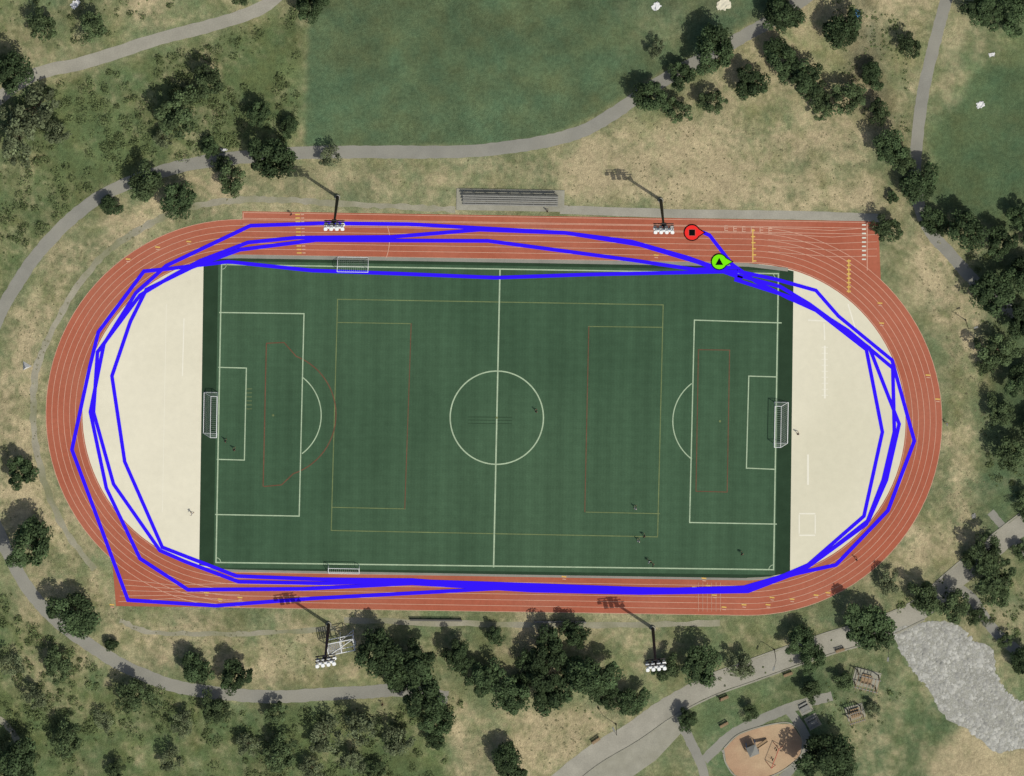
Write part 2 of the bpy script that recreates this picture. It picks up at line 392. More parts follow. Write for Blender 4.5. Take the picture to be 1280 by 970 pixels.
# infield ------------------------------------------------------------
b = B(); poly(b, oval(RI), 0.024, 'dzone'); b.obj('sand_coloured_apron')
def cut(R, x0a, x0b, x1a, x1b):
    def yat(cx, cy, x, s): return cy+s*math.sqrt(max(0, R*R-(x-cx)**2))
    return [(x0a, yat(*CL, x0a, -1)), (276, yat(*CL, 276, -1)), dirp(CL, R, TH-math.pi/2), dirp(CR, R, TH-math.pi/2), (965, yat(*CR, 965, -1)), (x1a, yat(*CR, x1a, -1)),
            (x1b, yat(*CR, x1b, 1)), (962, yat(*CR, 962, 1)), dirp(CR, R, TH+math.pi/2), dirp(CL, R, TH+math.pi/2), (274, yat(*CL, 274, 1)), (x0b, yat(*CL, x0b, 1))]
b = B(); poly(b, cut(RI-1, 254.5, 249, 992, 987.5), 0.029, 'turf_dark'); b.obj('turf_margin')
b = B(); poly(b, [(273,326),(975,338),(969,718.5),(267,709.5)], 0.034, 'turf'); b.obj('football_pitch_turf')
b = B(); ribbon(b, [(262,321.5),(300,320.5),(640,326),(935,331),(985,337)], 0.7, 0.042, 'asphalt'); ribbon(b, [(262,711.5),(300,713.5),(640,719.5),(935,724),(975,721)], 0.45, 0.042, 'asphalt'); b.obj('drainage_channel')
b = B(); zi = [0]
def ln(pts, k='pitchline', w=0.2, z=0.046, closed=False):
    ribbon(b, pts, w, z+0.0012*(zi[0] % 9), k, closed=closed); zi[0] += 1
def circ(c, r, a0, a1, n=64): return [(c[0]+r*math.cos(a0+(a1-a0)*i/n), c[1]+r*math.sin(a0+(a1-a0)*i/n)) for i in range(n+1)]
ln([(422,374),(829,381),(822,671),(414,663)], 'yline', 0.17, 0.038, True)
ln([(422,403),(514,404.5)], 'yline', .15, .038); ln([(735,408),(828,409)], 'yline', .15, .038)
ln([(415,634),(507,636)], 'yline', .15, .038); ln([(732,640),(825,642)], 'yline', .15, .038)
ln([(514,404),(506,636)], 'rline', .16, .038); ln([(736,408),(731,640)], 'rline', .16, .038)
ln([(333,429),(355,428)]+circ((342,518),78,-1.2,0,14)+circ((342,518),78,0,1.25,14)[1:]+[(352,606),(330,608)], 'rline', .2, .038)
ln([(333,429),(329,608)], 'rline', .2, .038); ln([(873,437),(912,437.5),(909,615),(870,614)], 'rline', .16, .038, True)
ln([(277,330.5),(973,342),(967,712),(270,703)], 'pitchline', .25, closed=True)
ln([(625,337),(617,709)], w=.28)
ln(circ((621,522),58.3,0,2*math.pi,90)[:-1], w=.25, closed=True)
ln([(274,390.5),(380,392),(374,645),(269,643)], w=.22); ln([(273,459),(308,460),(305.5,575),(271,574)], w=.21)
ln([(977,403.5),(868,400),(862,653),(971,655)], w=.22); ln([(970,471),(936,470),(933,585),(968,586.5)], w=.21)
a = math.acos(36/60); ln(circ((341.5,519),60,-a,a,30), w=.2)
ln(circ((900,526.5),59,math.pi-.93,math.pi+.93,30), w=.2)
for c, a0 in (((277,330.5),0.0),((973,342),math.pi/2),((967,712),math.pi),((270,703),1.5*math.pi)): ln(circ(c,6,a0,a0+math.pi/2,8), w=.13)
for c in ((341.5,519),(900,526.5),(621,522)): ln(circ(c,0.8,0,2*math.pi,10)[:-1], 'yline', w=.2, closed=True)
for y in (521, 525, 529): ln([(585,y),(640,y+.6)], 'turf_dark', .10, .040)
for i in range(6): ln([(308,486+i*5),(315,486+i*5)], 'yline', .12, .039)
b.obj('pitch_markings')
b = B()
for i, (p, q, w) in enumerate([((230,398),(228,470),.2),((1031,432),(1031,498),.35),((1010,568),(1010,606),.35),((1060,380),(1072,420),.25),((1010,400),(1045,402),.25),((1030,404),(1031,425),.25),((208,380),(203,640),.08),((999,642),(1019,642),.25),((999,643.5),(999,667),.2),((1019,643.5),(1019,667),.2),((999,669),(1019,669),.25)]):
    ribbon(b, [p, q], w, 0.030+0.001*(i % 3), 'courtline')
for i in range(9): ribbon(b, [(1027,434+i*7.5),(1035,434+i*7.5)], 0.12, 0.034, 'courtline')
b.obj('court_markings')

# ------------------------------------------------------------------ GPS route drawn on the ground + markers
laps = [
 [(912,328),(945,352),(985,372),(1020,388),(1083,437),(1103,540),(1080,645),(1010,706),(980,719),(935,734),(800,738),(665,733),(520,741),(390,748),(270,757),(160,750),(90,562),(112,460),(123,415),(180,339),(210,336),(285,327),(390,338),(500,342),(620,347),(735,343),(925,339)],
 [(922,339),(970,349),(1020,363),(1048,395),(1115,450),(1143,551),(1110,638),(1045,706),(990,718),(935,739),(800,741),(665,738),(515,729),(380,736),(235,737),(175,698),(133,610),(113,515),(130,430),(170,366),(208,332),(313,282),(400,279),(510,280),(600,285),(707,291),(790,302),(860,322),(925,345)],
 [(922,344),(975,358),(1012,380),(1087,435),(1124,530),(1108,600),(1086,650),(1035,690),(995,717),(920,738),(800,736),(665,731),(515,726),(400,729),(298,727),(232,702),(200,688),(142,605),(117,515),(122,440),(175,369),(215,345),(250,326),(310,303),(370,297),(490,296),(600,287),(707,291),(800,306),(870,327),(928,348)],
 [(918,349),(1000,375),(1060,413),(1116,460),(1118,540),(1104,600),(1083,655),(1005,712),(930,734),(800,739),(660,736),(515,725),(400,724),(296,720),(203,684),(156,577),(140,470),(163,402),(183,362),(240,334),(300,312),(395,300),(610,301),(700,313),(790,325),(870,337),(918,334),(887,294),(878,290)],
]
b = B()
for i, l in enumerate(laps): ribbon(b, l, 4.5*S, 0.075+0.004*i, 'blue')
b.obj('running_route_line')
def marker(name, c, r, k, kind, tip):
    b = B()
    def disc(R, z, kk, tipd):
        pts = [(c[0]+R*math.cos(t), c[1]+R*math.sin(t)) for t in np.linspace(0.5, 2*math.pi-0.5, 36)]+[(c[0]+tipd, c[1])]
        poly(b, pts, z, kk)
    disc(r, 0.100, 'black', tip); disc(r-1.4, 0.105, k, tip-2.2)
    if kind == 'sq':
        q = 4.4; poly(b, [(c[0]-q,c[1]-q),(c[0]+q,c[1]-q),(c[0]+q,c[1]+q),(c[0]-q,c[1]+q)], 0.109, 'cloth_red')
        q = 3.7; poly(b, [(c[0]-q,c[1]-q),(c[0]+q,c[1]-q),(c[0]+q,c[1]+q),(c[0]-q,c[1]+q)], 0.113, 'black')
    else:
        poly(b, [(c[0],c[1]-5),(c[0]+5,c[1]+4),(c[0]-5,c[1]+4)], 0.109, 'black')
    return b.obj(name)
marker('finish_marker', (865,290.5), 10.5, 'red', 'sq', 17)
marker('start_marker', (899,327), 10.5, 'green', 'tri', 18)

# ------------------------------------------------------------------ trees
def leaves(cent, rad, n_per, size, r, flat=0.8, lobeshade=None):
    m = len(cent); n = m*n_per
    ci = np.repeat(np.arange(m), n_per)
    d = r.normal(size=(n, 3)); d[:, 2] += 0.25; d /= np.linalg.norm(d, axis=1)[:, None]
    rr = rad[ci]*(0.55+0.5*r.random(n)**0.7)
    p = cent[ci]+d*rr[:, None]*np.array((1, 1, flat))
    nrm = d+r.normal(size=(n, 3))*0.55+np.array((0, 0, 0.35)); nrm /= np.linalg.norm(nrm, axis=1)[:, None]
    t = np.cross(nrm, r.normal(size=(n, 3))); t /= np.linalg.norm(t, axis=1)[:, None]; u = np.cross(nrm, t)
    s = size*(0.6+0.8*r.random(n))[:, None]
    V = np.stack([p-t*s, p-u*s*0.55, p+t*s, p+u*s*0.55], 1).reshape(-1, 3)
    ls = lobeshade if lobeshade is not None else r.uniform(0.6, 1.45, m)
    sh = np.repeat(ls[ci]*r.uniform(0.7, 1.3, n), 4)
    F = np.arange(n*4).reshape(-1, 4)
    return V, F, sh
def tree_mesh(name, seed, leaf, nl=26, sparse=1.0, per=170):
    r = np.random.default_rng(seed)
    c = []
    while len(c) < nl:
        q = r.uniform(-1, 1, 3)
        if np.linalg.norm(q) < 1: c.append(q)
    c = np.array(c); nn = np.linalg.norm(c, axis=1); c = c/nn[:, None]*(nn[:, None]**0.5)
    ang = np.arctan2(c[:, 1], c[:, 0]); wob = 1+0.16*np.sin(ang*2+r.uniform(0, 6))+0.13*np.sin(ang*3+r.uniform(0, 6))+0.08*np.sin(ang*5+r.uniform(0, 6))
    c = c*np.array((0.74, 0.74, 0.42))*(1+0.13*r.normal(size=(nl, 1)))*np.stack([wob, wob, np.ones(nl)], 1) + np.array((0, 0, 1.05))
    rad = r.uniform(0.13, 0.36, nl)
    V, F, sh = leaves(c, rad, int(per*sparse), 0.060, r, 0.85)
    b = B(); top = Vector((0.02, 0.0, 0.75))
    b.tube((0,0,-0.03), (0.01,0,0.4), 0.075, 0.055, 'bark', 8); b.tube((0.01,0,0.4), top, 0.055, 0.035, 'bark', 8)
    for i in range(0, nl, 3):
        b.tube((0.01, 0, r.uniform(0.4, 0.72)), tuple(c[i]*0.9), 0.028, 0.008, 'bark', 5)
    bv = np.array(b.v)
    faces = [list(f) for f in b.f]+[[int(a)+len(bv) for a in f] for f in F]
    me = bpy.data.meshes.new(name)
    me.from_pydata(np.concatenate([bv, V]).tolist(), [], faces)
    me.materials.append(M['bark']); me.materials.append(M[leaf])
    me.polygons.foreach_set('material_index', [0]*len(b.f)+[1]*len(F))
    a = me.attributes.new('shade', 'FLOAT', 'POINT'); a.data.foreach_set('value', np.concatenate([np.ones(len(bv)), sh]).astype(np.float32))
    me.update(); return me
TA = [tree_mesh('tree_crown_dark', 10+i, 'leaf_a', 28+3*i) for i in range(6)]
TB = [tree_mesh('tree_crown_mid', 30+i, 'leaf_b', 24+4*i, 0.75) for i in range(5)]
TC = [tree_mesh('tree_crown_olive', 50+i, 'leaf_c', 20+3*i, 0.5) for i in range(4)]
def put_tree(x, y, r, kind='a'):
    ms, nm = {'a': (TA, 'shade_tree'), 'b': (TB, 'maple_tree'), 'c': (TC, 'young_tree')}[kind]
    o = bpy.data.objects.new(nm, random.choice(ms)); col.objects.link(o)
    R = r*S*1.03; hz = random.uniform(0.88, 1.12)
    wx, wy = W((x, y)); o.location = (wx, wy+LEAN*1.05*R*hz, 0)
    o.rotation_euler = (0, 0, random.uniform(0, 6.28)); o.scale = (R*random.uniform(.88,1.1), R*random.uniform(.88,1.1), R*hz)
trees = """18 92 28 a;55 35 20 b;118 35 20 b;390 5 28 a;300 -2 12 b;140 258 14 a;185 230 24 b;225 250 24 a;222 145 30 b;262 103 22 b;262 185 13 a;278 205 12 b;325 142 17 a;362 160 13 a;340 200 30 a;290 226 24 b;413 196 17 c;
50 138 30 c;25 180 30 c;75 168 20 c;15 150 20 c;205 175 14 c;240 120 12 b;
892 65 28 a;852 97 21 a;812 122 21 a;845 138 19 b;888 128 20 b;935 105 26 a;978 20 26 a;975 73 23 a;1000 100 26 a;1020 122 18 b;1052 38 26 a;1058 125 25 b;1028 137 16 b;1090 96 16 a;1098 140 16 b;1135 60 17 b;1110 185 26 a;1130 205 18 b;1148 230 24 a;1115 248 9 a;1165 278 18 a;1108 288 20 b;1205 288 28 a;1250 302 25 a;1272 270 20 a;1300 300 26 a;1235 367 32 a;1275 345 25 a;1245 440 26 b;1275 402 26 a;1275 475 24 a;1235 455 14 b;1248 515 19 b;1262 565 24 b;1292 530 20 a;1280 625 15 b;1230 12 26 a;1262 20 24 a;1300 0 28 a;820 62 13 c;
30 592 25 a;42 680 32 a;95 768 30 a;245 835 21 a;297 842 24 a;140 805 9 a;170 868 24 b;75 830 20 b;270 885 20 b;345 890 18 b;25 950 30 a;85 925 22 b;145 962 14 b;350 942 24 b;408 918 26 c;450 905 25 c;500 925 23 c;230 905 18 c;215 948 18 c;310 930 16 c;390 960 16 c;440 950 18 c;470 965 16 b;130 900 14 c;15 830 20 c;45 870 16 c;
472 812 32 a;520 828 30 a;530 868 32 a;548 900 22 a;495 845 20 a;575 818 22 a;605 843 25 a;640 868 26 a;620 793 14 a;685 812 28 a;716 792 20 a;665 835 22 a;685 862 32 a;740 843 30 a;758 868 20 a;790 875 22 a;715 835 20 a;650 850 16 a;
875 830 27 a;925 832 20 c;833 835 19 b;860 900 16 a;637 952 24 a;1000 800 20 a;1015 822 18 a;1083 783 29 a;1108 728 17 c;1155 745 24 b;1190 757 22 b;1220 770 14 b;1228 690 24 b;1240 718 26 b;1210 700 12 b;1245 742 18 b;1278 690 14 b;1278 828 18 a;1030 942 32 a;1012 862 16 b;938 890 12 b;1055 850 14 b;1090 885 11 c;1050 965 22 a;1255 800 12 b;1285 640 14 b;545 925 14 a"""
for t in trees.replace('\n', '').split(';'):
    a = t.split(); put_tree(float(a[0]), float(a[1]), float(a[2]), a[3])
for i in range(60):
    s = random.choice('lrtb')
    x = random.uniform(-230, -50) if s == 'l' else random.uniform(1320, 1500) if s == 'r' else random.uniform(-200, 1450)
    y = random.uniform(-230, -50) if s == 't' else random.uniform(1010, 1180) if s == 'b' else random.uniform(-100, 1100)
    put_tree(x, y, random.uniform(16, 30), random.choice('aab'))

def scatter(poly_pts, n, r0, r1, seed, lo=-0.45, hi=0.35):
    r = np.random.default_rng(seed); P = np.array(poly_pts); out = []
    while len(out) < n:
        x = r.uniform(P[:, 0].min(), P[:, 0].max(), 400); y = r.uniform(P[:, 1].min(), P[:, 1].max(), 400)
        ok = pip(x, y, poly_pts) & (vnoise(x, y, 45, 3, seed) > r.uniform(lo, hi, 400))
        for a, b_ in zip(x[ok], y[ok]): out.append((a, b_, r.uniform(0, 1)**2.4*(r1-r0)+r0))
    return out[:n]
sh = []
sh += scatter([(-60,150),(0,125),(120,92),(270,48),(372,10),(370,178),(250,190),(130,228),(40,300),(-60,390)], 950, 1.2, 8, 1)
sh += scatter([(-60,700),(0,725),(60,795),(160,852),(300,885),(560,885),(560,1010),(-60,1010)], 1300, 1.2, 8, 2)
sh += scatter([(-60,0),(250,0),(90,60),(-60,100)], 80, 1.0, 5, 3)
sh += scatter([(1040,0),(1130,20),(1140,170),(1080,150),(1050,90)], 200, 1.0, 4, 4)
sh += scatter([(1200,690),(1240,800),(1280,840),(1280,720)], 90, 1.2, 5, 5)
sh += scatter([(1120,735),(1180,720),(1190,760),(1120,765)], 40, 1.2, 5, 6)
sh += scatter([(860,840),(1010,800),(1100,790),(1110,800),(1000,830),(880,865)], 40, 1.2, 4, 7)
sh += scatter([(1210,300),(1290,300),(1290,640),(1230,600)], 170, 1.2, 6, 9)
sh += scatter([(440,800),(800,850),(800,900),(560,900)], 80, 1.2, 5, 10)
sh += scatter([(1000,860),(1110,830),(1140,880),(1060,960)], 70, 1.2, 4, 11)
r = np.random.default_rng(99)
cs = np.array([(*W((a, b_)), c*S*0.2) for a, b_, c in sh]); rd = np.array([c*S for a, b_, c in sh])
big = rd > 0.6
V1, F1, s1 = leaves(cs[big], rd[big], 65, 0.16, r, 0.55, r.uniform(0.65, 1.25, big.sum()))
V2, F2, s2 = leaves(cs[~big], rd[~big], 18, 0.12, r, 0.5, r.uniform(0.7, 1.3, (~big).sum()))
V1[:, 2] = np.abs(V1[:, 2]); V2[:, 2] = np.abs(V2[:, 2])
me = np_mesh('meadow_shrubs', np.concatenate([V1, V2]), np.concatenate([F1, F2+len(V1)]), ['shrub'], {'shade': ('FLOAT', np.concatenate([s1, s2]))})
col.objects.link(bpy.data.objects.new('meadow_shrubs', me))
ts = []
ts += scatter([(60,320),(300,215),(300,255),(110,330),(50,450),(50,600),(140,760),(420,790),(480,850),(280,850),(60,740),(5,640),(-5,450)], 500, 0.5, 2.2, 12)
ts += scatter([(1120,290),(1200,300),(1235,400),(1235,600),(1200,690),(1120,720),(1180,600),(1190,480),(1160,380)], 260, 0.5, 2.4, 13)
ts += scatter([(380,205),(700,198),(800,145),(1080,165),(1105,262),(720,258),(430,248)], 380, 0.5, 2.0, 14)
ts += scatter([(560,880),(820,870),(680,970),(560,970)], 150, 0.5, 2.2, 15)
cs = np.array([(*W((a, b_)), 0.02) for a, b_, c in ts]); rd = np.array([c*S for a, b_, c in ts])
V, F_, s_ = leaves(cs, rd, 16, 0.09, r, 0.25, r.uniform(0.65, 1.05, len(rd))); V[:, 2] = np.abs(V[:, 2])
me = np_mesh('dry_grass_tussocks', V, F_, ['tussock'], {'shade': ('FLOAT', s_)})
col.objects.link(bpy.data.objects.new('dry_grass_tussocks', me))

# ------------------------------------------------------------------ rocks / dry creek
creek = [(1116,790),(1135,782),(1170,776),(1198,782),(1215,800),(1240,812),(1246,845),(1262,868),(1290,885),(1330,900),(1330,950),(1275,935),(1245,940),(1215,915),(1180,895),(1160,860),(1135,830)]
b = B(); cc = catmull(creek, 8, True); r = np.random.default_rng(3); poly(b, [(x+r.normal()*0.9, y+r.normal()*0.9) for x, y in cc], 0.020, 'gravelbed'); b.obj('gravel_creek_bed')
r = np.random.default_rng(5); pts = []
while len(pts) < 3600:
    x = r.uniform(1110, 1335, 500); y = r.uniform(772, 955, 500); ok = pip(x, y, creek)
    pts += list(zip(x[ok], y[ok]))
base = np.array([(1,0,0),(0.3,0.95,0),(-0.8,0.6,0),(-0.8,-0.6,0),(0.3,-0.95,0),(0.1,0.1,0.5)])
Vs = []; Fs = []; ss = []
for i, (x, y) in enumerate(pts[:3600]):
    s = 0.10+0.5*r.random()**5; a = r.uniform(0, 6.28); ca, sa = math.cos(a), math.sin(a)
    v = base*s*r.uniform(0.6, 1.4, (6, 3)); v = np.stack([v[:, 0]*ca-v[:, 1]*sa, v[:, 0]*sa+v[:, 1]*ca, v[:, 2]+0.025], 1)
    wx, wy = W((x, y)); v += (wx, wy, 0); Vs.append(v); o = i*6
    Fs += [(o+j, o+(j+1) % 5, o+5) for j in range(5)]; ss += [r.uniform(0.75, 1.15)]*6
me = np_mesh('river_rocks', np.concatenate(Vs), np.array(Fs), ['rock'], {'shade': ('FLOAT', np.array(ss))})
col.objects.link(bpy.data.objects.new('river_rocks', me))

# ------------------------------------------------------------------ floodlights
def floodlight(base, h, yaw, rows=(4, 3, 4)):
    e = bpy.data.objects.new('floodlight_tower', None); col.objects.link(e); e.location = (*W(base), 0); e.rotation_euler = (0, 0, yaw)
    b = B(); b.tube((0,0,0), (0,0,0.5), 0.55, 0.55, 'concrete', 12); b.tube((0,0,0.5), (0,0,h*0.5), 0.34, 0.27, 'darksteel', 12); b.tube((0,0,h*0.5), (0,0,h+0.3), 0.27, 0.18, 'darksteel', 12)
    b.obj('mast', parent=e)
    b = B(); l = B()
    for j, nl in enumerate(rows):
        z = h-j*1.35; b.box((0,0,z), (3.9, 0.18, 0.18), 'darksteel')
        for i in range(nl):
            x = (i-(nl-1)/2)*1.08
            b.box((x, -0.25, z), (0.1, 0.45, 0.12), 'darksteel')
            l.tube((x, -0.35, z+0.12), (x, -0.95, z-0.2), 0.22, 0.42, 'whitemetal', 10)
            l.box((x, -0.75, z+0.25), (0.6, 0.5, 0.05), 'whitemetal')
    b.box((0, 0.3, h-1.2), (0.9, 0.6, 0.5), 'darksteel')
    b.obj('crossarms', parent=e); l.obj('lamps', parent=e)
    return e
floodlight((422,246), 18.5, 0); floodlight((826,250), 18.5, 0)
floodlight((411,780), 18.5, 0.15); floodlight((816,785), 18.5, 0.1)

b = B()
for x in (0, 2.6, 5.2):
    for y in (0, 2.2): b.tube((x,y,0), (x,y,4.6), 0.08, 0.08, 'whitemetal', 6)
for z in (2.4, 4.6):
    for y in (0, 2.2): b.tube((0,y,z), (5.2,y,z), 0.09, 0.09, 'whitemetal', 6)
    for x in (0, 2.6, 5.2): b.tube((x,0,z), (x,2.2,z), 0.09, 0.09, 'whitemetal', 6)
b.tube((0,0,0), (2.6,0,4.6), 0.07, 0.07, 'whitemetal', 6); b.tube((5.2,2.2,0), (2.6,2.2,4.6), 0.07, 0.07, 'whitemetal', 6)
b.tube((0,0,4.72), (5.2,2.2,4.72), 0.07, 0.07, 'whitemetal', 6)
for i in range(6): b.box((0.4+i*0.42, 1.1, 4.55), (0.3, 2.0, 0.06), 'alu')
b.obj('scaffold_platform', (*W((412,808)), 0), 0.2)

# ------------------------------------------------------------------ bleachers
b = B(); L = 135*S
b.box((0,0,0.06), (L, 27*S, 0.12), 'concrete')
for i in range(5):
    y = -0.85+i*0.5; z = 0.45+i*0.3
    b.box((0,y,z), (119*S, 0.26, 0.05), 'alu'); b.box((0,y+0.27,z-0.22), (119*S, 0.24, 0.04), 'riser')
for x in np.linspace(-58*S, 58*S, 9):
    b.box((x,-0.8,0.28), (0.08,0.08,0.32), 'steel'); b.box((x,1.2,0.88), (0.08,0.08,1.5), 'steel')
    b.tube((x,-0.9,0.3), (x,1.35,1.5), 0.05, 0.05, 'steel', 6)
for z in (1.9, 2.3): b.tube((-58*S,1.5,z), (58*S,1.5,z), 0.03, 0.03, 'steel', 6)
for x in np.linspace(-58*S, 58*S, 9): b.tube((x,1.5,0.12), (x,1.5,2.3), 0.03, 0.03, 'steel', 6)
b.obj('bleachers', (*W((638,250)), 0), -math.radians(1.0))

# ------------------------------------------------------------------ goals
def goal(name, p, w, d, h, rz, r=0.075):
    e = bpy.data.objects.new(name, None); col.objects.link(e); e.location = (*W(p), 0.04); e.rotation_euler = (0,0,rz)
    b = B()
    for y in (-w/2, w/2):
        b.tube((0,y,0), (0,y,h), r, r, 'whitemetal'); b.tube((0,y,h), (-d*0.45,y,h), r*.8, r*.8, 'whitemetal')
        b.tube((-d*0.45,y,h), (-d,y,0.05), r*.8, r*.8, 'whitemetal'); b.tube((0,y,0.06), (-d,y,0.06), r*.8, r*.8, 'whitemetal')
    b.tube((0,-w/2,h), (0,w/2,h), r, r, 'whitemetal'); b.tube((-d,-w/2,0.06), (-d,w/2,0.06), r, r, 'whitemetal')
    b.tube((-d*0.45,-w/2,h), (-d*0.45,w/2,h), r*.6, r*.6, 'whitemetal')
    b.obj('frame', parent=e)
    n = B(); q = 0.018
    for y in np.arange(-w/2, w/2+0.01, 0.4):
        n.tube((0,y,h), (-d*0.45,y,h), q, q, 'net', 4); n.tube((-d*0.45,y,h), (-d,y,0.06), q, q, 'net', 4)
    for t in np.arange(0.15, 1, 0.2):
        x = -d*0.45-(d*0.55)*t; z = h*(1-t); n.tube((x,-w/2,z), (x,w/2,z), q, q, 'net', 4)
        for y in (-w/2, w/2): n.tube((0,y,z), (x,y,z), q, q, 'net', 4)
    n.obj('net', parent=e)
goal('football_goal', (272,516), 8.0, 2.7, 2.5, -math.radians(1)); goal('football_goal', (967.5,528), 8.0, 2.7, 2.5, math.pi-math.radians(1))
goal('small_football_goal', (441,336), 6.0, 2.3, 2.0, -math.pi/2-math.radians(1), .06); goal('small_football_goal', (430,706), 6.0, 1.7, 2.0, math.pi/2-math.radians(1), .06)

# ------------------------------------------------------------------ benches
def bench(p, L, rz, k):
    b = B(); b.box((0,0,0.45), (L,0.4,0.06), k); b.box((0,0.24,0.75), (L,0.05,0.3), k)
    for x in np.linspace(-L/2+0.2, L/2-0.2, 6):
        b.box((x,0,0.21), (0.07,0.35,0.42), 'darksteel'); b.box((x,0.29,0.45), (0.06,0.05,0.9), 'darksteel')
    b.obj('team_bench', (*W(p), 0.02), rz)
bench((545,774), 10.2, -0.01, 'riser'); bench((700,776.5), 10.2, -0.01, 'alu')
def park_bench(p, rz):
    b = B()
    for i in range(4): b.box((0,-0.22+i*0.14,0.45), (1.8,0.11,0.04), 'wood')
    for i in range(3): b.box((0,0.32+i*0.03,0.58+i*0.15), (1.8,0.035,0.12), 'wood')
    for x in (-0.75,0.75):
        b.box((x,0,0.21), (0.07,0.5,0.42), 'darksteel'); b.box((x,0.40,0.5), (0.07,0.05,0.98), 'darksteel')
    b.obj('park_bench', (*W(p), 0.01), rz)
for p, rz in [((905,872),0.4),((985,842),0.35),((1050,812),0.3),((745,925),0.6),((905,905),0.5)]: park_bench(p, rz)

def lamp(p, rz):
    b = B(); b.tube((0,0,0),(0,0,0.4),0.16,0.12,'darksteel',10); b.tube((0,0,0.4),(0,0,5.5),0.08,0.05,'darksteel',8)
    b.tube((0,0,5.4),(1.2,0,5.9),0.04,0.04,'darksteel',6); b.box((1.5,0,5.9),(0.8,0.32,0.12),'steel'); b.box((1.5,0,5.81),(0.6,0.22,0.05),'whitemetal')
    b.obj('street_lamp', (*W(p),0), rz)
for p, rz in [((968,812),4.4),((1207,400),0.3),((770,905),2.0),((1108,800),4.6)]: lamp(p, rz)

def pergola(p, w, d, rz):
    e = bpy.data.objects.new('pergola_shelter', None); col.objects.link(e); e.location = (*W(p),0.0); e.rotation_euler=(0,0,rz)
    b = B(); b.box((0,0,0.05),(w+1,d+1,0.1),'concrete'); b.obj('pad', parent=e)
    b = B()
    for x in (-w/2,w/2):
        for y in (-d/2,d/2): b.box((x,y,1.35),(0.2,0.2,2.5),'wood')
    for y in (-d/2,d/2): b.box((0,y,2.7),(w+0.6,0.16,0.2),'alu')
    for x in np.linspace(-w/2,w/2,7): b.box((x,0,2.86),(0.1,d+0.6,0.12),'wood')
    b.obj('frame', parent=e)
    b = B(); b.box((0,0,0.78),(1.9,0.8,0.06),'wood')
    for y in (-0.75,0.75): b.box((0,y,0.47),(1.9,0.28,0.05),'wood')
    for x in (-0.7,0.7): b.box((x,0,0.42),(0.1,1.6,0.08),'darksteel'); b.box((x,0,0.35),(0.1,0.1,0.6),'darksteel')
    b.obj('table', parent=e)
pergola((1083,848), 4.2, 2.4, -0.25); pergola((1069,890), 2.6, 1.8, 0.3)
def picnic(p, rz):
    b = B(); b.box((0,0,0.03),(2.6,2.6,0.06),'concrete')
    for i in range(5): b.box((0,-0.36+i*0.18,0.78),(1.9,0.15,0.05),'alu')
    for y in (-0.8,0.8): b.box((0,y,0.47),(1.9,0.28,0.05),'alu')
    for x in (-0.7,0.7): b.box((x,0,0.41),(0.1,1.8,0.08),'darksteel'); b.tube((x,-0.6,0.05),(x,0.3,0.74),0.04,0.04,'darksteel'); b.tube((x,0.6,0.05),(x,-0.3,0.74),0.04,0.04,'darksteel')
    b.obj('picnic_table', (*W(p),0), rz)
picnic((1006,884),0.5); picnic((1016,902),0.5)
b = B()
for x in (-0.9,0.9):
    for y in (-0.9,0.9): b.tube((x,y,0),(x,y,2.5),0.07,0.07,'cloth_blue')
b.box((0,0,1.4),(1.7,1.7,0.1),'wood')
b.add([(-1,-1,2.5),(1,-1,2.5),(1,1,2.5),(-1,1,2.5),(0,0,3.2)], [(0,1,4),(1,2,4),(2,3,4),(3,0,4)], 'alu')
for f in ([(1,-0.3,1.45),(1,0.3,1.45),(3.2,0.3,0.25),(3.2,-0.3,0.25)],[(1,-0.3,1.45),(3.2,-0.3,0.25),(3.2,-0.3,0.5),(1,-0.3,1.7)],[(1,0.3,1.45),(3.2,0.3,0.25),(3.2,0.3,0.5),(1,0.3,1.7)]): b.add(f, [(0,1,2,3)], 'wood')
for i in range(4): b.tube((-1-0.15*(4-i),-0.4,0.3*(i+1)),(-1-0.15*(4-i),0.4,0.3*(i+1)),0.04,0.04,'darksteel')
b.obj('playground_climbing_frame', (*W((940,932)),0.03), 0.4)
b = B()
for x in (-2,2):
    b.tube((x,-1,0),(x,0,2.4),0.06,0.06,'cloth_red'); b.tube((x,1,0),(x,0,2.4),0.06,0.06,'cloth_red')
b.tube((-2,0,2.4),(2,0,2.4),0.06,0.06,'cloth_red')
for x in (-1,1):
    for d in (-0.2,0.2): b.tube((x+d,0,2.4),(x+d,0,0.5),0.015,0.015,'darksteel',4)
    b.box((x,0,0.48),(0.5,0.22,0.05),'black')
b.obj('playground_swing', (*W((968,942)),0.03), 1.2)

def blanket(p, w, d, rz, k):
    r = np.random.default_rng(int(p[0])); b = B(); n = 7; vs = []
    for i in range(n):
        for j in range(n):
            u, v = i/(n-1)-.5, j/(n-1)-.5; q = 1-0.35*r.random()*(abs(u)+abs(v) > 0.55)
            vs.append((u*w*q+r.normal()*0.06, v*d*q+r.normal()*0.06, 0.04+abs(r.normal())*0.10))
    b.add(vs, [(i*n+j,(i+1)*n+j,(i+1)*n+j+1,i*n+j+1) for i in range(n-1) for j in range(n-1)], k)
    b.obj('picnic_blanket', (*W(p),0), rz)
blanket((905,6),3.0,2.2,0.2,'dzone'); blanket((820,8),1.8,1.5,0.6,'shirt_w'); blanket((1072,17),1.3,1.6,0.2,'cloth_blue')
blanket((1226,131),1.7,1.3,0.3,'shirt_w'); blanket((1240,68),1.3,0.8,0.3,'shirt_w'); blanket((1217,645),1.0,1.0,0.3,'alu'); blanket((94,5),2,1.4,0.8,'shirt_w'); blanket((280,187),1.4,0.6,0,'shirt_w')
